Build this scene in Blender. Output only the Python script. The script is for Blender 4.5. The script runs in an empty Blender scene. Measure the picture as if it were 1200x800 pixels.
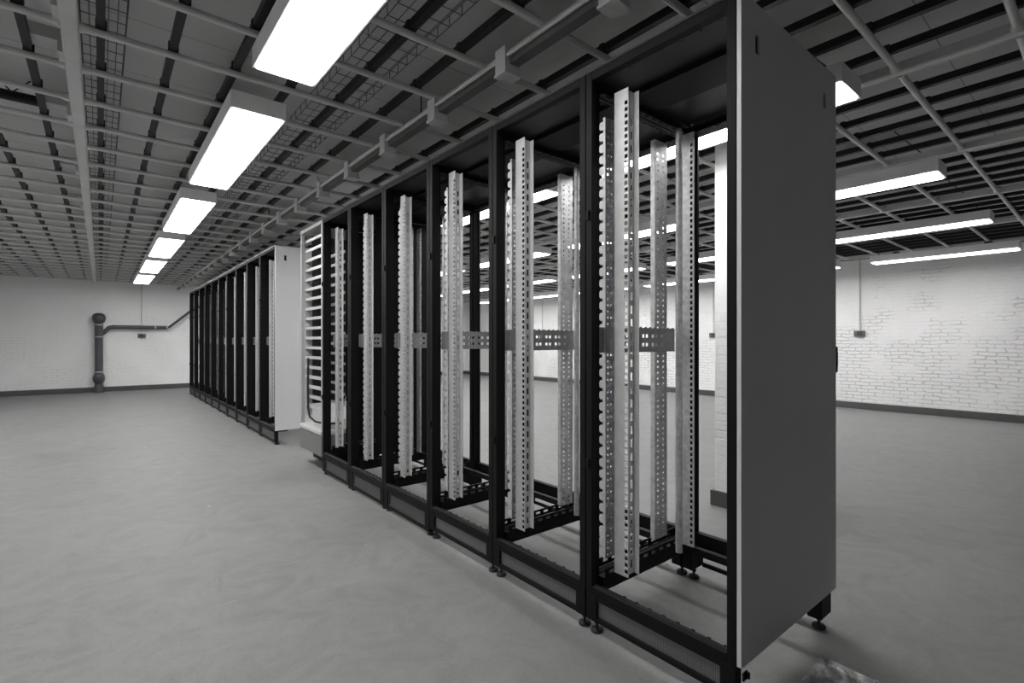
import bpy, math, random
from mathutils import Vector, Matrix
random.seed(7)
SC = bpy.context.scene
COL = SC.collection
PI = math.pi

# ------------------------------------------------------------------ materials
def new_mat(name):
    m = bpy.data.materials.new(name); m.use_nodes = True
    nt = m.node_tree; b = nt.nodes['Principled BSDF']
    return m, nt, b

def ramp(nt, fac, stops):
    r = nt.nodes.new('ShaderNodeValToRGB')
    el = r.color_ramp.elements
    while len(el) < len(stops): el.new(0.5)
    for e, (p, c) in zip(el, stops):
        e.position = p; e.color = (c[0], c[1], c[2], 1) if isinstance(c, tuple) else (c, c, c, 1)
    nt.links.new(fac, r.inputs['Fac']); return r.outputs['Color']

def objcoord(nt, scale=(1, 1, 1)):
    t = nt.nodes.new('ShaderNodeTexCoord'); mp = nt.nodes.new('ShaderNodeMapping')
    mp.inputs['Scale'].default_value = scale
    nt.links.new(t.outputs['Object'], mp.inputs['Vector']); return mp.outputs['Vector']

def noise(nt, vec, scale, detail=4, rough=.55, dist=0):
    n = nt.nodes.new('ShaderNodeTexNoise')
    n.inputs['Scale'].default_value = scale; n.inputs['Detail'].default_value = detail
    n.inputs['Roughness'].default_value = rough; n.inputs['Distortion'].default_value = dist
    nt.links.new(vec, n.inputs['Vector']); return n.outputs['Fac']

def bump(nt, b, h, strength, dist):
    bp = nt.nodes.new('ShaderNodeBump'); bp.inputs['Strength'].default_value = strength
    bp.inputs['Distance'].default_value = dist
    nt.links.new(h, bp.inputs['Height']); nt.links.new(bp.outputs['Normal'], b.inputs['Normal']); return bp

def paint(name, c, rough=.5, metal=0, var=.12, scale=6, stretch=(1, 1, 1), spec=.5):
    m, nt, b = new_mat(name)
    if not isinstance(c, tuple): c = (c, c, c)
    v = objcoord(nt, stretch); f = noise(nt, v, scale)
    lo = tuple(x * (1 - var) for x in c); hi = tuple(min(1, x * (1 + var)) for x in c)
    nt.links.new(ramp(nt, f, [(.3, lo), (.7, hi)]), b.inputs['Base Color'])
    b.inputs['Roughness'].default_value = rough; b.inputs['Metallic'].default_value = metal
    b.inputs['Specular IOR Level'].default_value = spec
    return m

def mesh_material():
    # fine perforated sheet: rows of small dark holes
    m, nt, b = new_mat('fine_perforated_sheet')
    v = objcoord(nt, (1, 1, 1)); vo = nt.nodes.new('ShaderNodeTexVoronoi'); vo.inputs['Scale'].default_value = 170; vo.inputs['Randomness'].default_value = 0
    nt.links.new(v, vo.inputs['Vector'])
    nt.links.new(ramp(nt, vo.outputs['Distance'], [(.30, .02), (.42, .17)]), b.inputs['Base Color'])
    b.inputs['Roughness'].default_value = .5
    return m
M = {}
M['black'] = paint('black_powder_coat', .008, .55, spec=.13)
M['roofblack_lit'] = paint('black_roof_sheet_bounce_lit', .026, .42, spec=.25)  # same black paint, colour lightened for light coming from below
M['plinthgrey'] = paint('plinth_sheet', .055, .4)
M['panel'] = paint('grey_panel_paint', (.62, .62, .625), .45, var=.03, scale=2)
M['galv'] = paint('galvanised_steel', (.60, .60, .61), .42, metal=.45, var=.22, scale=42)
M['galv_spangle'] = paint('spangled_galvanised_steel', (.42, .42, .44), .36, metal=.6, var=.45, scale=60)
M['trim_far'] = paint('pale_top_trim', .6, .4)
M['highlight_near'] = paint('painted_top_highlight', .035, .35)  # highlight along the near row's top edge, put into the colour
M['channel'] = paint('grey_wiring_channel', .12, .45)
M['mesh'] = mesh_material()
M['zinc'] = paint('bright_zinc', (.60, .60, .60), .45, metal=.25, var=.08, scale=20)
M['brace'] = paint('grey_zinc_plate', (.30, .30, .305), .45, metal=.2, var=.15, scale=40)
M['tube'] = paint('pale_grey_tube', (.64, .64, .63), .42, metal=0, var=.08, scale=4)
M['runner'] = paint('grey_runner_channel', (.60, .60, .60), .45, metal=0, var=.08, scale=4)
M['strut'] = paint('dark_strut', .022, .5, spec=.25)
M['lampgrey'] = paint('lamp_housing_grey', .85, .45, var=.05)
M['boxgrey'] = paint('junction_box_grey', .60, .5, var=.06)
M['pipe'] = paint('dark_grey_pipe_paint', (.065, .065, .075), .4, var=.15)
M['collar'] = paint('light_collar_paint', .45, .5)
M['skirt'] = paint('dark_grey_skirting', .075, .5, var=.15, scale=3)
M['cabinetgrey'] = paint('light_grey_frame', .42, .42, var=.05)
M['basegrey'] = paint('mid_grey_base', .17, .42, var=.06)
M['darkgrey'] = paint('dark_grey_sheet', .05, .5)
M['rubber'] = paint('black_rubber', .012, .6)
M['wire'] = paint('dark_wire', .10, .5)
M['outlet'] = paint('outlet_steel', .16, .4, metal=.4)
M['hole'] = paint('handle_recess_black', .006, .7)

def lamp_material(power):
    m, nt, b = new_mat('lamp_diffuser')
    b.inputs['Base Color'].default_value = (.9, .9, .9, 1)
    b.inputs['Emission Color'].default_value = (1, .992, .98, 1)
    b.inputs['Emission Strength'].default_value = power
    return m
M['lamp'] = lamp_material(9.0); M['lamp_left'] = lamp_material(10.5); M['lamp_near'] = lamp_material(5.0)

def floor_material():
    m, nt, b = new_mat('grey_sealed_concrete')
    v = objcoord(nt)
    n1 = noise(nt, v, .9, 6, .6, .6); n2 = noise(nt, v, 3.2, 8, .72, 2.2); n3 = noise(nt, v, 90, 3, .7)
    c1 = ramp(nt, n1, [(.3, .20), (.7, .235)])
    c2 = ramp(nt, n2, [(.28, .84), (.52, 1.0), (.70, 1.10)])
    c3 = ramp(nt, n3, [(.3, .93), (.7, 1.06)])
    def mul(a, c):
        x = nt.nodes.new('ShaderNodeMix'); x.data_type = 'RGBA'; x.blend_type = 'MULTIPLY'; x.inputs['Factor'].default_value = 1
        nt.links.new(a, x.inputs['A']); nt.links.new(c, x.inputs['B']); return x.outputs['Result']
    c = mul(mul(c1, c2), c3)
    n4 = noise(nt, objcoord(nt, (1.2, 4.5, 1)), 2.6, 7, .68, .8); n5 = noise(nt, v, .75, 2)
    c = mul(c, ramp(nt, n4, [(.60, 1.0), (.68, 1.09), (.74, 1.22)]))
    c = mul(c, ramp(nt, noise(nt, objcoord(nt, (3.0, 1, 1)), 3.1, 7, .7, 1.0), [(.27, .86), (.36, 1.0)]))
    # pale chips
    vo = nt.nodes.new('ShaderNodeTexVoronoi'); vo.inputs['Scale'].default_value = 2.4
    nt.links.new(v, vo.inputs['Vector'])
    spot = ramp(nt, vo.outputs['Distance'], [(.0, 1), (.018, 1), (.024, 0)])
    mx = nt.nodes.new('ShaderNodeMix'); mx.data_type = 'RGBA'
    nt.links.new(spot, mx.inputs['Factor']); nt.links.new(c, mx.inputs['A']); mx.inputs['B'].default_value = (.5, .5, .49, 1)
    nt.links.new(mx.outputs['Result'], b.inputs['Base Color'])
    nt.links.new(ramp(nt, n1, [(.3, .52), (.7, .68)]), b.inputs['Roughness'])
    b.inputs['Specular IOR Level'].default_value = .35
    bump(nt, b, n3, .12, .002)
    return m
M['floor'] = floor_material()

def ceiling_material():
    m, nt, b = new_mat('grey_soffit_sheet')
    v = objcoord(nt)
    br = nt.nodes.new('ShaderNodeTexBrick'); br.offset = 0
    br.inputs['Scale'].default_value = 1; br.inputs['Brick Width'].default_value = 2.4; br.inputs['Row Height'].default_value = .6
    br.inputs['Mortar Size'].default_value = .003; br.inputs['Bias'].default_value = 0
    br.inputs['Color1'].default_value = (.66, .66, .66, 1); br.inputs['Color2'].default_value = (.62, .62, .62, 1)
    br.inputs['Mortar'].default_value = (.3, .3, .3, 1)
    nt.links.new(v, br.inputs['Vector'])
    nt.links.new(br.outputs['Color'], b.inputs['Base Color'])
    b.inputs['Roughness'].default_value = .8
    return m
M['ceiling'] = ceiling_material()

def brick_material(name, swap, tone=.74, depth=1):
    # painted brick: swap picks which horizontal axis runs along the wall
    m, nt, b = new_mat(name)
    t = nt.nodes.new('ShaderNodeTexCoord'); s = nt.nodes.new('ShaderNodeSeparateXYZ'); cb = nt.nodes.new('ShaderNodeCombineXYZ')
    nt.links.new(t.outputs['Object'], s.inputs[0])
    nt.links.new(s.outputs['Y' if swap else 'X'], cb.inputs[0]); nt.links.new(s.outputs['Z'], cb.inputs[1])
    def vmath(op, a, bb=None, val=None, scale=None):
        n = nt.nodes.new('ShaderNodeVectorMath'); n.operation = op; nt.links.new(a, n.inputs[0])
        if bb is not None: nt.links.new(bb, n.inputs[1])
        if val: n.inputs[1].default_value = val
        if scale: n.inputs['Scale'].default_value = scale
        return n.outputs[0]
    def wobble(sc, amt):
        nz = nt.nodes.new('ShaderNodeTexNoise'); nz.inputs['Scale'].default_value = sc; nz.inputs['Detail'].default_value = 4; nz.inputs['Roughness'].default_value = .6
        nt.links.new(cb.outputs[0], nz.inputs['Vector'])
        return vmath('MULTIPLY', vmath('SUBTRACT', nz.outputs['Color'], val=(.5, .5, .5)), val=amt)
    p = vmath('ADD', vmath('ADD', cb.outputs[0], wobble(2.3, (.20, .05, 0))), wobble(9, (.10, .04, 0)))
    br = nt.nodes.new('ShaderNodeTexBrick'); br.inputs['Scale'].default_value = 1
    br.inputs['Brick Width'].default_value = .20; br.inputs['Row Height'].default_value = .056
    br.inputs['Mortar Size'].default_value = .0065; br.inputs['Mortar Smooth'].default_value = .6
    nt.links.new(p, br.inputs['Vector'])
    n1 = noise(nt, cb.outputs[0], 1.3, 4); n2 = noise(nt, cb.outputs[0], 30, 5, .7); n3 = noise(nt, cb.outputs[0], 1.9, 4, .6)
    # paint fills many joints, most of all high on the wall
    zm = nt.nodes.new('ShaderNodeMapRange'); zm.inputs['From Min'].default_value = .9; zm.inputs['From Max'].default_value = 1.9
    zm.inputs['To Min'].default_value = 0; zm.inputs['To Max'].default_value = .16
    nt.links.new(s.outputs['Z'], zm.inputs['Value'])
    sb_ = nt.nodes.new('ShaderNodeMath'); sb_.operation = 'SUBTRACT'; nt.links.new(n3, sb_.inputs[0]); nt.links.new(zm.outputs[0], sb_.inputs[1])
    msk = ramp(nt, sb_.outputs[0], [(.40, .06), (.56, 1)])
    inv = nt.nodes.new('ShaderNodeMath'); inv.operation = 'MULTIPLY'
    nt.links.new(br.outputs['Fac'], inv.inputs[0]); nt.links.new(msk, inv.inputs[1])
    h = nt.nodes.new('ShaderNodeMath'); h.operation = 'MULTIPLY_ADD'; h.inputs[1].default_value = -1
    nt.links.new(inv.outputs[0], h.inputs[0])
    sm = nt.nodes.new('ShaderNodeMath'); sm.operation = 'MULTIPLY'; sm.inputs[1].default_value = .4
    nt.links.new(n2, sm.inputs[0]); nt.links.new(sm.outputs[0], h.inputs[2])
    bump(nt, b, h.outputs[0], min(1, 1.0 * depth), .022 * depth)
    mx = nt.nodes.new('ShaderNodeMix'); mx.data_type = 'RGBA'
    nt.links.new(inv.outputs[0], mx.inputs['Factor'])
    nt.links.new(ramp(nt, n1, [(.3, tone * .96), (.7, tone * 1.03)]), mx.inputs['A']); mx.inputs['B'].default_value = (tone * (1 - .26 * depth),) * 3 + (1,)  # joints darkened in the colour to carry the groove shadows
    nt.links.new(mx.outputs['Result'], b.inputs['Base Color'])
    b.inputs['Roughness'].default_value = .65
    return m
M['brick_x'] = brick_material('white_painted_brick_along_x', False, .90, .5)
M['brick_y'] = brick_material('white_painted_brick_along_y', True, .92)
M['brick_soft'] = brick_material('thickly_painted_brick', True, .92, .25)
M['dim_wall'] = paint('grey_wall_paint', .22, .7, var=.05, scale=2)
M['plain_wall'] = paint('grey_white_wall_paint', .62, .7, var=.05, scale=2)

def sheet_material():
    m, nt, b = new_mat('dull_crumpled_steel')
    v = objcoord(nt)
    n = noise(nt, v, 9, 6, .65, 1.5); n2 = noise(nt, v, 55, 4, .7)
    nt.links.new(ramp(nt, n, [(.32, .05), (.5, .20), (.68, .5)]), b.inputs['Base Color'])
    b.inputs['Metallic'].default_value = .85
    nt.links.new(ramp(nt, n2, [(.3, .22), (.7, .45)]), b.inputs['Roughness'])
    bump(nt, b, n, .5, .02)
    return m
M['sheet'] = sheet_material()

# ------------------------------------------------------------------ mesh builder
class MB:
    def __init__(self): self.v = []; self.f = []; self.s = []
    def add(self, vs, fs, smooth=False):
        o = len(self.v); self.v += [tuple(p) for p in vs]
        for f in fs: self.f.append([i + o for i in f]); self.s.append(smooth)
    def box(self, x0, x1, y0, y1, z0, z1):
        self.add([(x0,y0,z0),(x1,y0,z0),(x1,y1,z0),(x0,y1,z0),(x0,y0,z1),(x1,y0,z1),(x1,y1,z1),(x0,y1,z1)],
                 [(0,3,2,1),(4,5,6,7),(0,1,5,4),(1,2,6,5),(2,3,7,6),(3,0,4,7)])
        return self
    def tube(self, p0, p1, r, n=12, r1=None, cap=True):
        p0 = Vector(p0); p1 = Vector(p1); d = (p1 - p0).normalized()
        a = d.orthogonal().normalized(); b = d.cross(a); r1 = r if r1 is None else r1
        vs = []
        for p, rr in ((p0, r), (p1, r1)):
            for i in range(n):
                t = 2 * PI * i / n; vs.append(p + a * math.cos(t) * rr + b * math.sin(t) * rr)
        self.add(vs, [(i, (i+1) % n, n + (i+1) % n, n + i) for i in range(n)], True)
        if cap: self.add(vs, [tuple(range(n))[::-1], tuple(range(n, 2*n))])
        return self
    def path(self, pts, r, n=8):
        pts = [Vector(p) for p in pts]; rings = []
        a = None
        for i, p in enumerate(pts):
            d = (pts[min(i+1, len(pts)-1)] - pts[max(i-1, 0)]).normalized()
            a = d.orthogonal().normalized() if a is None else (a - d * a.dot(d)).normalized()
            b = d.cross(a)
            rings.append([p + (a * math.cos(2*PI*k/n) + b * math.sin(2*PI*k/n)) * r for k in range(n)])
        vs = [q for g in rings for q in g]; m = len(pts)
        self.add(vs, [(i*n+k, i*n+(k+1) % n, (i+1)*n+(k+1) % n, (i+1)*n+k) for i in range(m-1) for k in range(n)], True)
        self.add(vs, [tuple(range(n))[::-1], tuple(range((m-1)*n, m*n))])
        return self
    def lathe(self, prof, c, n=20, axis='z'):
        vs = []
        for r, h in prof:
            for i in range(n):
                t = 2*PI*i/n; x, y = r*math.cos(t), r*math.sin(t)
                vs.append({'z': (c[0]+x, c[1]+y, c[2]+h), 'x': (c[0]+h, c[1]+x, c[2]+y)}[axis])
        m = len(prof)
        self.add(vs, [(i*n+k, i*n+(k+1) % n, (i+1)*n+(k+1) % n, (i+1)*n+k) for i in range(m-1) for k in range(n)], True)
        self.add(vs, [tuple(range(n))[::-1], tuple(range((m-1)*n, m*n))])
        return self
    def prism(self, poly, o, U, V, t):
        o, U, V = Vector(o), Vector(U), Vector(V); N = U.cross(V); k = len(poly)
        vs = [o + U*a + V*b for a, b in poly] + [o + U*a + V*b + N*t for a, b in poly]
        self.add(vs, [tuple(range(k))[::-1], tuple(range(k, 2*k))] + [(i, (i+1) % k, k+(i+1) % k, k+i) for i in range(k)])
        return self
    def plate(self, o, U, V, w, h, cols, t):
        """sheet w x h with real rectangular holes. cols: sorted [(u0, u1, [(v0, v1), ...])]; thickness t along U x V"""
        o, U, V = Vector(o), Vector(U), Vector(V); N = U.cross(V)
        def slab(a0, a1, b0, b1):
            P = [(a0,b0),(a1,b0),(a1,b1),(a0,b1)]
            vs = [o + U*a + V*b for a, b in P]; vs += [p + N*t for p in vs]
            self.add(vs, [(3,2,1,0),(4,5,6,7)])
        def rim(a0, a1, b0, b1):
            P = [(a0,b0),(a1,b0),(a1,b1),(a0,b1)]
            vs = [o + U*a + V*b for a, b in P]; vs += [p + N*t for p in vs]
            self.add(vs, [(0,1,5,4),(1,2,6,5),(2,3,7,6),(3,0,4,7)])
        rim(0, w, 0, h); last = 0
        for u0, u1, hs in cols:
            if u0 > last: slab(last, u0, 0, h)
            q = 0
            for v0, v1 in hs:
                slab(u0, u1, q, v0); rim(u0, u1, v0, v1); q = v1
            slab(u0, u1, q, h); last = u1
        if last < w: slab(last, w, 0, h)
        return self
    def mesh(self, name, mat, fix=True):
        me = bpy.data.meshes.new(name); me.from_pydata(self.v, [], self.f)
        me.polygons.foreach_set('use_smooth', self.s); me.materials.append(mat); me.update()
        return me
    def build(self, name, mat, parent=None, loc=None, bevel=0):
        o = bpy.data.objects.new(name, self.mesh(name, mat)); COL.objects.link(o)
        if parent is not None: o.parent = parent
        if loc: o.location = loc
        if bevel:
            b = o.modifiers.new('edge', 'BEVEL'); b.width = bevel; b.segments = 2; b.limit_method = 'ANGLE'
        return o

def tag(o, label=None, cat=None, group=None, kind=None):
    if label: o['label'] = label
    if cat: o['category'] = cat
    if group: o['group'] = group
    if kind: o['kind'] = kind
    return o
def empty(name, loc, label, cat, group=None):
    o = bpy.data.objects.new(name, None); COL.objects.link(o); o.location = loc; o.empty_display_size = .05
    return tag(o, label, cat, group)
def struct(o): o['kind'] = 'structure'; return o
def copy_tree(src, loc, label=None, parent=None):
    c = src.copy(); COL.objects.link(c)
    if parent is not None: c.parent = parent
    else: c.location = loc
    if label: c['label'] = label
    for ch in list(src.children): copy_tree(ch, None, None, c)
    return c
ORD = ['zeroth','first','second','third','fourth','fifth','sixth','seventh','eighth','ninth','tenth','eleventh','twelfth','thirteenth',
       'fourteenth','fifteenth','sixteenth','seventeenth','eighteenth','nineteenth','twentieth','twenty-first','twenty-second','twenty-third',
       'twenty-fourth','twenty-fifth','twenty-sixth','twenty-seventh','twenty-eighth','twenty-ninth','thirtieth','thirty-first',
       'thirty-second','thirty-third','thirty-fourth','thirty-fifth','thirty-sixth','thirty-seventh','thirty-eighth','thirty-ninth',
       'fortieth','forty-first','forty-second','forty-third','forty-fourth','forty-fifth','forty-sixth','forty-seventh','forty-eighth']

# ------------------------------------------------------------------ room  (x: away to the right, y: away to the left along the rack rows)
XL, XR, YF, YB, ZC = -3.3, 9.6, -2.6, 14.2, 2.64
b = MB().box(XL-.1, XR+.1, YF-.1, YB+.1, -.1, 0); struct(b.build('floor', M['floor']))
b = MB().box(XL-.1, XR+.1, YF-.1, YB+.1, ZC, ZC+.1); struct(b.build('ceiling', M['ceiling']))
b = MB().box(XL-.1, XR+.1, YB, YB+.1, 0, ZC); struct(b.build('wall_back', M['brick_x']))
b = MB().box(XR, XR+.1, YF, YB, 0, ZC); struct(b.build('wall_right', M['brick_y']))
b = MB().box(XL-.1, XL, YF, YB, 0, ZC); struct(b.build('wall_left', M['plain_wall']))
b = MB().box(XL-.1, XR+.1, YF-.1, YF, 0, ZC); struct(b.build('wall_front', M['dim_wall']))
b = MB().box(XL, XR-.03, YB-.03, YB, 0, .105); struct(b.build('baseboard_back', M['skirt'], bevel=.006))
b = MB().box(XR-.03, XR, YF, YB, 0, .105); struct(b.build('baseboard_right', M['skirt'], bevel=.006))
colm = MB().box(3.2, 3.62, 1.28, 1.747, 0, ZC).build('brick_column', M['brick_soft'], bevel=.012)
tag(colm, 'white painted brick column standing on the floor behind the nearest rack', 'column')
sk = MB()
sk.box(3.182, 3.2, 1.262, 1.765, 0, .1); sk.box(3.62, 3.638, 1.262, 1.765, 0, .1); sk.box(3.2, 3.62, 1.747, 1.765, 0, .1); sk.box(3.2, 3.62, 1.262, 1.28, 0, .1)
sk.build('skirting', M['skirt'], colm)

# ------------------------------------------------------------------ ceiling grid
GY = [.275 + .412 * k for k in range(0, 34)]                  # cross tubes
RX = [-3.15, -1.62, -.1, 1.475, 2.97, 4.5, 6.03, 7.56, 9.09]   # runners
ZT = 2.405
RN = {-1.62: 'left of the pale runner beside the left ceiling basket'}
rnames = ['leftmost ceiling runner in the dim corner', 'second ceiling runner from the left, far left of the lamps',
          'long pale ceiling runner left of the glowing lamp row', 'ceiling runner above the conduit with boxes over the rack fronts',
          'ceiling runner just behind the black rack row', 'second ceiling runner behind the black rack row',
          'third ceiling runner behind the black rack row', 'fourth ceiling runner behind the black rack row',
          'last ceiling runner beside the right brick wall']
rb = MB().box(-.028, .028, 0, YB - .02, 2.392, 2.432)
rb.box(-.020, .020, 0, YB - .02, 2.384, 2.392)
rb.tube((-.022, 0, 2.392), (-.022, YB - .02, 2.392), .007, 8); rb.tube((.022, 0, 2.392), (.022, YB - .02, 2.392), .007, 8)
rod = MB()
rod.tube((0, 0, 2.43), (0, 0, ZC), .004, 6); rod.box(-.012, .012, -.012, .012, 2.43, 2.442)
rodd = MB().tube((0, 0, 2.432), (.0, .16, ZC), .004, 6)
rm, rodm, roddm = rb.mesh('runner_channel', M['runner']), rod.mesh('hanger_rod', M['strut']), rodd.mesh('hanger_rod', M['strut'])
for x, nm in zip(RX, rnames):
    o = bpy.data.objects.new('ceiling_runner', rm); COL.objects.link(o); o.location = (x, 0, 0)
    tag(o, 'grey metal channel, ' + nm, 'ceiling runner', 'runners of the ceiling grid')
    for k in range(8):
        c = bpy.data.objects.new('hanger_rod', rodm if k % 2 else roddm); COL.objects.link(c); c.parent = o; c.location = (0, .9 + 1.75 * k, 0)
pale = [o for o in bpy.data.objects if o.name.startswith('ceiling_runner') and abs(o.location.x + .1) < .01][0]
for k, y in enumerate((2.62, 3.02, 3.84, 5.08, 6.3, 7.5)):
    MB().box(-.15, -.03, y, y + .11, 2.445, 2.50).box(-.05, -.03, y, y + .11, 2.40, 2.445).build('mounting_plate', M['boxgrey'], pale)
# cross tubes, one between each pair of runners
bayn = ['in the bay far left', 'between the second runner and the pale runner', 'in the lamp bay left of the racks',
        'in the bay over the racks', 'in the first bay behind the racks', 'in the second bay behind the racks',
        'in the third bay behind the racks', 'in the fourth bay behind the racks']
for i in range(8):
    x0, x1 = RX[i] + .03, RX[i+1] - .03
    tb = MB().tube((x0, 0, 0), (x1, 0, 0), .0155, 12)
    for xe, s in ((x0, 1), (x1, -1)): tb.tube((xe, 0, 0), (xe + s * .035, 0, 0), .024, 12, .016)
    tm = tb.mesh('cross_tube', M['tube'])
    ys = [y for y in GY if (y < YB - .1)]
    if i == 0: ys = ys[8:]
    n = len(ys)
    for k, y in enumerate(ys):
        o = bpy.data.objects.new('ceiling_tube', tm); COL.objects.link(o); o.location = (0, y, ZT)
        tag(o, 'pale cross tube %s, %s from back wall' % (bayn[i], ORD[n - k]), 'ceiling tube', 'cross tubes of the ceiling grid')
# dark struts running the length of the room above the tubes
sb = MB().box(-.015, .015, 0, YB - .02, 2.420, 2.456)
for y in GY:
    if y < YB - .1: sb.box(-.018, .021, y - .012, y + .012, 2.4205, 2.461)
sm = sb.mesh('strut_channel', M['strut'])
xs = [.255 * k for k in range(-12, 38) if .255 * k < XR - .05]
iz = 0
for x in xs:
    j = max(q for q in range(len(RX)) if RX[q] <= x + .06) if x > -3.1 else 0
    left = RX[j]; cnt = sum(1 for q in xs if left - .06 <= q <= x)
    nmj = ['leftmost runner', 'second runner from the left', 'pale runner left of the lamps', 'runner over the boxed conduit', 'runner just behind the racks',
           'second runner behind the racks', 'third runner behind the racks', 'fourth runner behind the racks', 'runner beside the right wall'][j]
    o = bpy.data.objects.new('ceiling_strut', sm); COL.objects.link(o); o.location = (x, 0, 0)
    tag(o, 'black ceiling strut, %s to the right of the %s' % (ORD[cnt], nmj), 'ceiling strut', 'black struts of the ceiling grid')

# conduit with junction boxes in front of the rack tops
cd = empty('cable_conduit', (1.405, 0, 0), 'pale round conduit with hanging square boxes above the rack fronts', 'conduit')
MB().tube((-.012, .05, 2.372), (-.012, YB - .05, 2.372), .011, 12).tube((-.030, .05, 2.352), (-.030, YB - .05, 2.352), .009, 12).build('conduit_tube', M['tube'], cd)
MB().box(-.018, .030, .05, YB - .05, 2.318, 2.360).build('wiring_channel', M['channel'], cd)
jm = MB().box(-.044, .040, -.036, .036, 2.283, 2.392); jm.box(-.048, .044, -.040, .040, 2.274, 2.285)
jmm = jm.mesh('junction_box', M['boxgrey'])
for k in range(-1, 20):
    o = bpy.data.objects.new('junction_box', jmm); COL.objects.link(o); o.parent = cd; o.location = (0, 1.74 + .6 * k, 0)

# wire baskets lying above the grid
def basket(x0, x1, y0, y1, label):
    m = MB(); z = 2.50; hgt = .05; w = x1 - x0
    for i in range(6):
        xx = x0 + w * i / 5; m.tube((xx - (x0+x1)/2, 0, z), (xx - (x0+x1)/2, y1 - y0, z), .002, 5)
    for s in (-w/2, w/2): m.tube((s, 0, z + hgt), (s, y1 - y0, z + hgt), .002, 5)
    y = 0
    while y < y1 - y0:
        m.tube((-w/2, y, z), (w/2, y, z), .002, 5); m.tube((-w/2, y, z), (-w/2, y, z+hgt), .002, 5); m.tube((w/2, y, z), (w/2, y, z+hgt), .002, 5)
        y += .1
    o = m.build('wire_basket', M['wire']); o.location = ((x0+x1)/2, y0, 0); return tag(o, label, 'cable basket', 'wire cable baskets above the grid')
basket(.95, 1.20, 1.2, 9, 'dark wire cable basket above the grid between lamp row and conduit')
basket(-.07, .09, 1.2, 12, 'dark wire cable basket above the grid along the pale runner')
# black services pipe above the left grid
pp = MB().tube((-3.2, 4.1, 2.53), (-.16, 4.1, 2.53), .03, 14)
for xx in (-2.6, -1.8, -1.0, -.4): pp.tube((xx, 4.1, 2.55), (xx - .08, 4.1, ZC), .004, 6); pp.tube((xx, 4.1, 2.55), (xx + .08, 4.1, ZC), .004, 6)
tag(pp.build('ceiling_pipe', M['strut']), 'black pipe crossing above the ceiling grid left of the pale runner', 'pipe')

# ------------------------------------------------------------------ lamps
LY = [(.84, 2.39), (2.90, 4.46), (5.0, 6.56), (7.08, 8.66), (9.13, 10.74), (11.2, 12.9)]
def make_lamp():
    r = empty('ceiling_lamp', (0, 0, 2.3), 'x', 'lamp', 'glowing strip lamps under the ceiling grid')
    L, W = 1.60, .265
    h = MB(); hw, hl = W/2, L/2
    h.box(-hw, hw, -hl, hl, .012, .088)
    h.box(-hw, -hw + .014, -hl, hl, -.002, .012); h.box(hw - .014, hw, -hl, hl, -.002, .012)
    h.box(-hw + .014, hw - .014, -hl, -hl + .014, -.002, .012); h.box(-hw + .014, hw - .014, hl - .014, hl, -.002, .012)
    h.build('housing', M['lampgrey'], r)
    MB().box(-hw + .015, hw - .015, -hl + .015, hl - .015, -.008, .011).build('diffuser', M['lamp'], r)
    for s in (-1, 1):
        MB().box(-.05, .05, s*.5 - .035, s*.5 + .035, .088, .090).box(-.05, -.046, s*.5 - .035, s*.5 + .035, .090, .125).box(.046, .05, s*.5 - .035, s*.5 + .035, .090, .125).build('hanger_bracket', M['darkgrey'], r)
    return r
proto = make_lamp(); first = True
for ri, x in enumerate([.645, 2.76, 4.66, 6.82, 9.18, -1.85]):  # row at negative x is unseen, added to brighten the left side
    for k, (y0, y1) in enumerate(LY if ri < 5 else LY[:5]):
        if ri == 0: lab = 'wide glowing ceiling lamp left of the racks, %s in its row from the top' % ORD[k+1]
        elif ri == 5: lab = 'unseen added fill lamp, %s from the near end of the row at the far left' % ORD[k+1]
        else: lab = 'glowing strip lamp, %s from the near end of the %s row behind the racks' % (ORD[k+1], ORD[ri])
        loc = (x, (y0+y1)/2, 2.3)
        if first: proto.location = loc; proto['label'] = lab; first = False
        else:
            c = copy_tree(proto, loc, lab)
            pw = 'lamp_left' if ri in (0, 5) else 'lamp_near' if (k == 0 and 1 < ri < 4) else 'lamp'
            for ch in c.children:
                if ch.name.startswith('diffuser'): ch.material_slots[0].link = 'OBJECT'; ch.material_slots[0].material = M[pw]
            if ri == 4:                          # the last row hangs a little lower, clear of the brick wall
                c.location = (8.40, .775 + 1.888 * k + .72, 2.198); c.scale = (.917, .917, 1)

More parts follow.
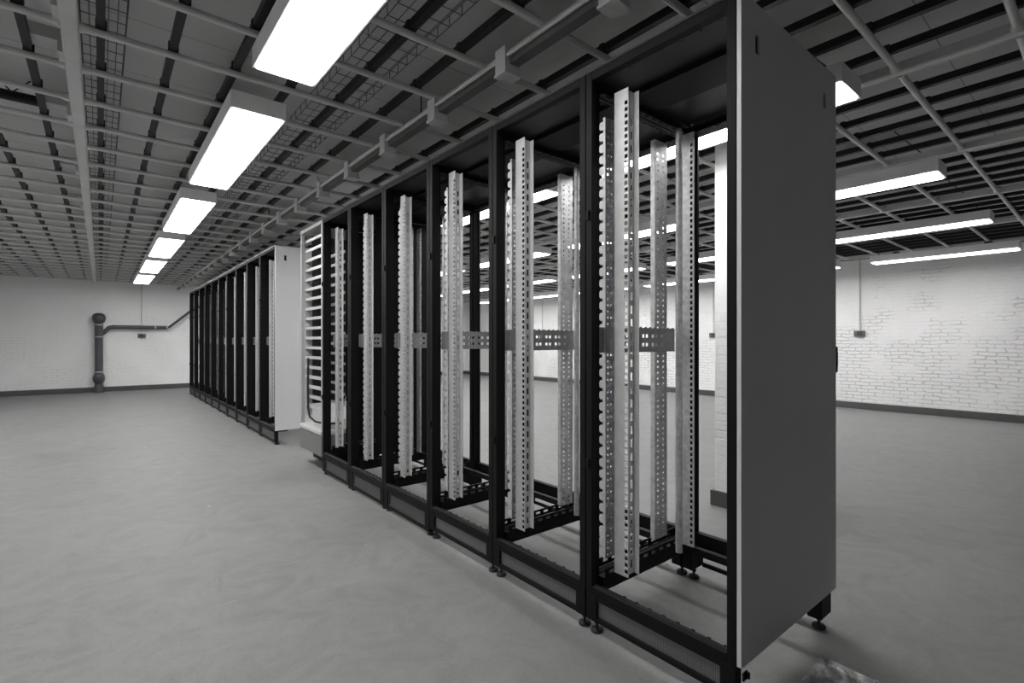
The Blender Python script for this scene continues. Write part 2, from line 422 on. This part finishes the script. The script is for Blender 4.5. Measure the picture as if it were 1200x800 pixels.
# ------------------------------------------------------------------ racks
D = .755
def rack_meshes(W, closed, divider=False):
    """list of (part name, mesh) in rack coordinates: x depth from the front, y across (0 = near side), z up"""
    P = []
    def part(name, mb, mat, bevel=0): P.append((name, mb.mesh(name, M[mat]), bevel))
    zt = 2.115
    # posts
    for ys, near in ((0, True), (W, False)):
        for xs_, front in ((0, True), (D, False)):
            sx = 1 if front else -1; sy = 1 if near else -1
            m = MB()
            def bb(a0, a1, c0, c1, z0, z1):
                xa, xb = sorted((xs_ + sx*a0, xs_ + sx*a1)); ya, yb = sorted((ys + sy*c0, ys + sy*c1)); m.box(xa, xb, ya, yb, z0, z1)
            bb(0, .016, .001, .030, .152, zt); bb(.016, .036, .001, .020, .152, zt); bb(.036, .050, .001, .016, .152, zt); bb(.050, .071, .001, .007, .152, zt)
            part('post', m, 'black', .002)
    # top frame
    m = MB()
    m.box(.001, .018, .031, W-.031, 2.085, zt); m.box(.018, .045, .031, W-.031, 2.093, zt)
    m.box(D-.055, D-.001, .031, W-.031, 2.062, zt)
    for y0, y1 in ((.002, .012), (W-.012, W-.002)): m.box(.063, D-.063, y0, y1, 2.055, zt)
    n = int((D - .2) / .05)
    for y0 in (.012, W-.030):
        m.plate((.063, y0, 2.055), (1,0,0), (0,1,0), D-.126, .018, [(.03+.05*i, .06+.05*i, [(.005, .013)]) for i in range(n)], .003)
    m.plate((D-.075, .031, 2.062), (1,0,0), (0,1,0), .02, W-.062, [(.006, .014, [(.03+.05*i, .06+.05*i) for i in range(int((W-.12)/.05))])], .003)
    part('top_frame', m, 'black')
    part('top_trim_or_highlight', MB().box(-.002, .03, 0, W, zt, zt+.008), 'trim_far' if W > .6 else 'highlight_near')  # far row: real pale trim; near row: strip added as a painted highlight
    m = MB(); m.plate((.045, .014, 2.100), (1,0,0), (0,1,0), .170, W-.028, [(.012, .020, [(.06+.07*i, .068+.07*i) for i in range(int((W-.1)/.07))])], .004)
    part('roof_panel', m, 'roofblack_lit')
    part('roof_panel', MB().box(.405, D-.078, .014, W-.014, 2.100, 2.104), 'roofblack_lit')
    part('brush_plate', MB().box(.217, .403, .014, W-.014, 2.080, 2.112), 'black')
    # base frame
    m = MB()
    m.prism([(0,.152),(.03,.152),(.03,.176),(.012,.183),(0,.176)], (0, .031, 0), (1,0,0), (0,0,1), -(W-.062))
    m.box(D-.03, D-.001, .031, W-.031, .152, .205)
    for y0, y1 in ((.002, .034), (W-.034, W-.002)): m.box(.063, D-.063, y0, y1, .152, .192)
    m.box(.56, .585, .036, W-.036, .175, .205)
    for y0 in (.036, W-.040):
        m.plate((.07, y0, .192), (1,0,0), (0,0,1), D-.14, .034, [(.02+.055*i, .052+.055*i, [(.012, .024)]) for i in range(int((D-.2)/.055))], -.004 if y0 < .1 else -.004)
    m.box(.068, .072, .003, .034, .192, .226)
    part('base_frame', m, 'black', 0)
    m = MB(); m.box(.031, .05, .031, W-.031, .158, .163)
    part('base_flange', m, 'basegrey')
    m = MB(); m.box(.0475, .0505, .05, W-.05, .1635, .166)
    nt_ = int((W-.1)/.055)
    for i in range(nt_):
        y = .06 + .055*i; m.prism([(-.007,0),(.007,0),(.005,.008),(-.005,.008)], (.050, y, .158), (0,1,0), (1,0,0), -.008)
    part('toothed_strip', m, 'black')
    # plinth
    m = MB()
    pz = .022 if closed else .048
    for x0, x1, fr in ((0, .035, 1), (D-.10, D, 0)):
        for y0, y1 in ((.002, .052), (W-.052, W-.002)): m.box(x0, x1, y0, y1, pz if fr else .054, .150)
    for x0, x1 in ((.002, .014), (D-.014, D-.002)):
        m.box(x0, x1, .052, W-.052, .128, .150); m.box(x0, x1, .052, W-.052, pz, pz + .020)
    m.box(.035, .13, .004, .030, .134, .150); m.box(D-.17, D-.10, .004, .030, .134, .150)
    m.box(.035, D-.10, W-.030, W-.004, .136, .150)
    part('plinth', m, 'black', .003)
    if not closed:
        part('plinth_panel', MB().box(.012, .015, .052, W-.052, pz + .020, .128), 'mesh')
    if closed:
        m = MB().box(.012, .016, .052, W-.052, pz + .020, .128); m.box(.004, .012, .06, W-.06, .118, .122); m.box(.004, .012, .06, .066, pz + .030, .118); m.box(.004, .012, W-.066, W-.06, pz + .030, .118); m.box(.004, .012, .06, W-.06, pz + .025, pz + .030)
        part('plinth_panel', m, 'plinthgrey')
    for x in (.03, D-.045):
        for y in (.03, W-.03):
            m = MB(); m.lathe([(.024, 0), (.024, .008), (.018, .014), (.008, .016)], (x, y, 0), 14); m.tube((x, y, .016), (x, y, .054), .006, 8); m.lathe([(.011, .030), (.011, .040)], (x, y, 0), 6)
            part('levelling_foot', m, 'rubber')
    zb, zr = .222, 2.045; H = zr - zb
    slots = [(.012 + .025*i, .012 + .025*i + .015) for i in range(int((H - .03)/.025))]
    # wide slotted front rail on the far side of the bay
    ya, yb = W - .135, W - .070
    m = MB(); m.plate((.086, yb, zb), (0,-1,0), (0,0,1), .065, H, [(.047, .062, slots)], .0025)
    m.plate((.086, yb, zb), (1,0,0), (0,0,1), .030, H, [], .0025)
    m.plate((.120, ya, zb+.012), (0,-1,0), (0,0,1), .022, H-.024, [], .0025)
    m.plate((.088, ya + .003, zb+.012), (1,0,0), (0,0,1), .034, H-.024, [(.010, .022, [(.02+.05*i, .05+.05*i) for i in range(int((H-.08)/.05))])], .0025)
    part('mounting_rail', m, 'zinc')
    # comb edged rail on the near side of the bay
    zc, Hc = zb + .01, H - .06
    small = [(.010+.025*i, .018+.025*i) for i in range(int((Hc-.03)/.025))]
    m = MB(); m.plate((.128, .010, zc), (1,0,0), (0,0,1), .062, Hc, [(.012, .020, small), (.032, .040, small[::2])], -.0025)
    part('perforated_rail', m, 'galv_spangle')
    m = MB(); m.box(.125, .128, .0075, .019, zc, zc + Hc)
    k = int(Hc / .045)
    for i in range(k):
        z = zc + .022 + .045*i
        m.prism([(0,-.017),(.006,-.0155),(.012,-.0165),(.018,-.012),(.021,-.005),(.021,.005),(.018,.012),(.012,.0165),(.006,.0155),(0,.017)], (.125, .0185, z), (0,1,0), (0,0,1), .003)
    part('cable_comb', m, 'zinc')
    if divider:
        part('divider_sheet', MB().box(.20, D-.06, W-.012, W-.009, .235, 2.05), 'black')
    # rear rails
    m = MB(); m.tube((.455, W-.112, zb-.01), (.455, W-.112, zr-.06), .014, 14, cap=True); m.lathe([(.014, zr-.06), (.011, zr-.05), (.004, zr-.046)], (.455, W-.112, 0), 14)
    part('cable_tube', m, 'galv')
    m = MB(); m.plate((.525, W-.072, zb), (0,-1,0), (0,0,1), .070, H-.05, [(.050, .062, slots[:-2])], .0025)
    m.plate((.525, W-.072, zb), (1,0,0), (0,0,1), .035, H-.05, [], .0025)
    part('slotted_rail', m, 'galv')
    m = MB(); m.plate((.470, .012, zb), (1,0,0), (0,0,1), .088, H-.05, [(.014, .024, small), (.056, .064, small)], -.0025)
    m.plate((.470, .036, zb), (0,-1,0), (0,0,1), .022, H-.05, [], .0025)
    part('perforated_rail', m, 'galv')
    # brace plate across the depth at mid height
    m = MB(); holes = []
    u = .10
    for g in range(9): holes.append((u, u+.016, [(.024, .038), (.060, .074)])); u += .024 if g % 2 == 0 else .042
    m.plate((.082, W-.030, 1.056), (1,0,0), (0,0,1), .47, .101, holes, -.003)
    for i in range(14): m.box(.10+.033*i, .112+.033*i, W-.0305, W-.0275, 1.157, 1.161)
    part('cable_brace', m, 'brace')
    m = MB(); m.box(.09, .15, .0145, .0175, 1.056, 1.157); part('cable_brace', m, 'brace')
    # hinge pins on the post fronts
    for z in (.62, 1.56):
        part('hinge', MB().box(-.008, .004, W-.020, W-.006, z, z+.035), 'black')
    return P

def place_rack(parts, loc, label, group):
    r = empty('equipment_rack', loc, label, 'rack', group)
    for name, me, bev in parts:
        o = bpy.data.objects.new(name, me); COL.objects.link(o); o.parent = r
        if bev:
            q = o.modifiers.new('edge', 'BEVEL'); q.width = bev; q.segments = 2; q.limit_method = 'ANGLE'
    return r
def side_panel(parent, y0, y1, deep=D):
    t = y1 - y0; m = MB()
    m.plate((0, y0, .153), (1,0,0), (0,0,1), deep, 1.964, [(.088, .114, [(1.812, 1.871)]), (.628, .652, [(1.809, 1.868)])], -t)
    o = m.build('side_panel', M['panel'], parent, bevel=.004); o['label'] = 'smooth grey end panel'
    for x in (.101, .640):
        MB().box(x-.0128, x+.0128, y1-.007, y1-.001, 1.962, 2.026).build('handle_recess', M['hole'], o)
    return o

X0, Y0, PW = 1.43, .712, .588
Wn = PW - .002
open_parts = rack_meshes(Wn, False); closed_parts = rack_meshes(Wn, True); divided_parts = rack_meshes(Wn, True, True)
near = ['black open equipment rack nearest the camera, with dark grey end panel', 'second black open rack, next to the nearest rack',
        'third black open rack counted from the dark end panel', 'fourth black open rack counted from the dark end panel',
        'fifth black open rack counted from the dark end panel', 'sixth black open rack, beside the grey cabinet of silver bars']
for k in range(6):
    r = place_rack(open_parts if k < 3 else closed_parts if k == 3 else divided_parts, (X0, Y0 + PW*k, 0), near[k], 'black racks of the near row')
    if k == 0:
        side_panel(r, -.014, -.001)
        MB().box(.004, .03, -.020, -.0145, .118, .140).box(.02, .026, -.028, -.0145, .122, .14).build('panel_hook', M['black'], r)
        lt = MB().box(D, D+.03, -.012, .02, .98, 1.08); lt.box(D+.03, D+.045, -.008, .012, 1.0, 1.06); lt.build('rear_latch', M['black'], r, bevel=.004)
# far row
FY0, FW = 5.71, .66
far_parts = rack_meshes(FW - .002, True, True)
fl = ['black rack at the near end of the far row, with pale end panel'] + ['%s black rack of the far row, counted from its pale end panel' % ORD[k+1] for k in range(1, 9)] + ['last black rack of the far row, closest to the back wall']
for k in range(10):
    r = place_rack(far_parts, (X0, FY0 + FW*k, 0), fl[k], 'black racks of the far row')
    if k == 0: side_panel(r, -.020, -.001)
# pale trim along the far row top is part of each rack's top edge (built in top_frame)

# grey frame cabinet with silver bars between the rows
CY0 = Y0 + PW*6; CW = .588
cab = empty('bar_frame_cabinet', (X0, CY0, 0), 'light grey open cabinet of silver crossbars between the two black rack rows', 'cabinet')
m = MB()
for x0, x1 in ((0, .03), (.57, .60)):
    for y0, y1 in ((.002, .03), (CW-.03, CW-.002)): m.box(x0, x1, y0, y1, .35, 2.12)
m.box(.001, .599, .03, CW-.03, 2.09, 2.12); m.box(.03, .57, .002, .03, 2.09, 2.12); m.box(.03, .57, CW-.03, CW-.002, 2.09, 2.12)
m.build('frame', M['cabinetgrey'], cab, bevel=.003)
MB().box(-.012, .60, .002, CW-.002, .310, .350).build('sill', M['zinc'], cab, bevel=.01)
MB().box(-.006, .60, .002, CW-.002, .130, .309).build('base', M['basegrey'], cab, bevel=.008)
MB().box(.10, .52, .05, CW-.05, .03, .131).build('recessed_plinth', M['black'], cab)
for x in (.16, .46):
    for y in (.10, CW-.10): MB().lathe([(.03, 0), (.03, .012), (.012, .016), (.012, .030)], (x, y, 0), 12).build('levelling_foot', M['rubber'], cab)
MB().box(.585, .59, .031, CW-.031, .35, 2.09).build('back_panel', M['darkgrey'], cab)
MB().box(.10, .585, CW-.006, CW-.003, .52, 2.09).build('side_panel', M['darkgrey'], cab)
MB().box(.032, .095, CW-.036, CW-.032, .42, 1.85).build('support_plate', M['zinc'], cab)
MB().box(.10, .104, .10, .17, .42, 1.80).build('support_plate', M['zinc'], cab)
for i in range(18):
    z = .50 + .0885*i
    MB().box(.035, .047, .032, CW-.032, z, z+.024).box(.047, .07, .032, CW-.032, z+.020, z+.024).build('crossbar', M['zinc'], cab)
for i in range(16):
    z = .54 + .0885*i
    MB().box(.20, .212, .032, CW-.22, z, z+.024).build('crossbar', M['galv'], cab)
MB().path([(.03, CW-.13, .95), (.025, CW-.13, .7), (.025, CW-.14, .50), (.03, CW-.17, .42), (.05, CW-.26, .385), (.10, CW-.40, .38), (.2, CW-.5, .385)], .009, 8).build('cable', M['rubber'], cab)
MB().prism([(0,0),(.03,0),(.33,.25),(.30,.25)], (.30, CW-.05, .36), (0,-1,0), (0,0,1), .004).build('diagonal_stay', M['cabinetgrey'], cab)

# ------------------------------------------------------------------ wall fittings
sp = empty('soil_pipe', (-.03, YB - .152, 0), 'dark grey standing soil pipe with ball top against the back wall', 'pipe')
m = MB(); m.lathe([(.088, 0), (.088, .12), (.075, .14), (.075, .20), (.10, .25), (.105, .30), (.10, .36), (.076, .40), (.072, .42), (.072, 1.50)], (0, 0, 0), 22)
m.build('riser', M['pipe'], sp)
m = MB(); m.lathe([(.07, 1.50), (.10, 1.52), (.115, 1.58), (.115, 1.63), (.10, 1.68), (.06, 1.71), (.02, 1.715)], (0, 0, 0), 22); m.build('ball_cap', M['pipe'], sp)
for z in (.44, 1.20, 1.46):
    MB().lathe([(.078, -.012), (.084, -.008), (.084, .008), (.078, .012)], (0, 0, z), 22).build('collar', M['collar'], sp)
m = MB(); m.path([(.05, 0, 1.27), (.11, 0, 1.33), (.17, .01, 1.405), (.24, .02, 1.42), (.5, .03, 1.42), (1.22, .03, 1.42)], .042, 14)
m.build('branch_pipe', M['pipe'], sp)
MB().path([(1.22, .03, 1.42), (1.27, .03, 1.44), (1.66, .03, 1.80), (2.5, .03, 2.36)], .026, 12).build('diagonal_pipe', M['pipe'], sp)
for x in (1.0, 1.22): MB().lathe([(.048, -.015), (.052, 0), (.048, .015)], (x, .03, 1.42), 16, 'x').build('collar', M['collar'], sp)

def wall_conduit(loc, along, label, ztop=2.5, zbox=1.225):
    # conduit dropping down a wall to an outlet box. along: 'x' back wall, 'y' right wall
    r = empty('wall_conduit', loc, label, 'conduit', 'wall conduits with outlet boxes')
    MB().tube((0, 0, zbox+.05), (0, 0, ztop), .011, 10).build('conduit_tube', M['tube'], r)
    if along == 'x': m = MB().box(-.075, .075, -.03, .015, zbox-.045, zbox+.05); f = MB().box(-.055, .03, -.036, -.030, zbox-.03, zbox+.035)
    else: m = MB().box(-.03, .015, -.075, .075, zbox-.045, zbox+.05); f = MB().box(-.036, -.030, -.055, .03, zbox-.03, zbox+.035)
    o = m.build('outlet_box', M['outlet'], r, bevel=.004); f.build('socket_plate', M['darkgrey'], o)
    return r
wall_conduit((.723, YB-.016, 0), 'x', 'thin conduit down the back wall to an outlet box below the pipe')
wall_conduit((XR-.016, 2.72, 0), 'y', 'thin conduit with outlet box on the brick wall right of the end panel')
wall_conduit((XR-.016, 5.25, 0), 'y', 'thin conduit with outlet box on the brick wall seen beside the column')
wall_conduit((XR-.016, 10.33, 0), 'y', 'thin conduit on the brick wall seen through the second rack')

# steel sheet lying on the floor
nx, ny = 14, 14; m = MB(); vs = []
for i in range(nx+1):
    for j in range(ny+1):
        x, y = -.5 + .5*i/nx, -.42 + .42*j/ny
        z = .014 + .004*math.sin(9*x + 4*y) + .003*math.sin(17*y + 2)
        if i == nx: z += .012
        if i == nx-1: z += .004
        vs.append((x + (.006*math.sin(23*y) if i == nx else 0), y, z))
fs = [(i*(ny+1)+j, (i+1)*(ny+1)+j, (i+1)*(ny+1)+j+1, i*(ny+1)+j+1) for i in range(nx) for j in range(ny)]
m.add(vs, fs, True)
o = m.build('steel_sheet', M['sheet'], None, (1.905, .655, 0)); s = o.modifiers.new('thick', 'SOLIDIFY'); s.thickness = .006; s.offset = -1
tag(o, 'crumpled shiny steel sheet lying on the floor beside the dark end panel', 'metal sheet')

# ------------------------------------------------------------------ world, camera, view
w = bpy.data.worlds.new('dim_room'); SC.world = w; w.use_nodes = True
w.node_tree.nodes['Background'].inputs['Color'].default_value = (.5, .5, .5, 1); w.node_tree.nodes['Background'].inputs['Strength'].default_value = .02
cam = bpy.data.cameras.new('camera'); co = bpy.data.objects.new('camera', cam); COL.objects.link(co)
cam.sensor_width = 36; cam.lens = 587 / 1200 * 36; cam.clip_start = .01
co.location = (0, 0, 1.10); co.rotation_euler = (PI/2, 0, -math.atan(482/587)); SC.camera = co
vs_ = SC.view_settings; vs_.view_transform = 'Standard'; vs_.look = 'None'; vs_.gamma = 1; vs_.use_curve_mapping = False; vs_.exposure = 1.0
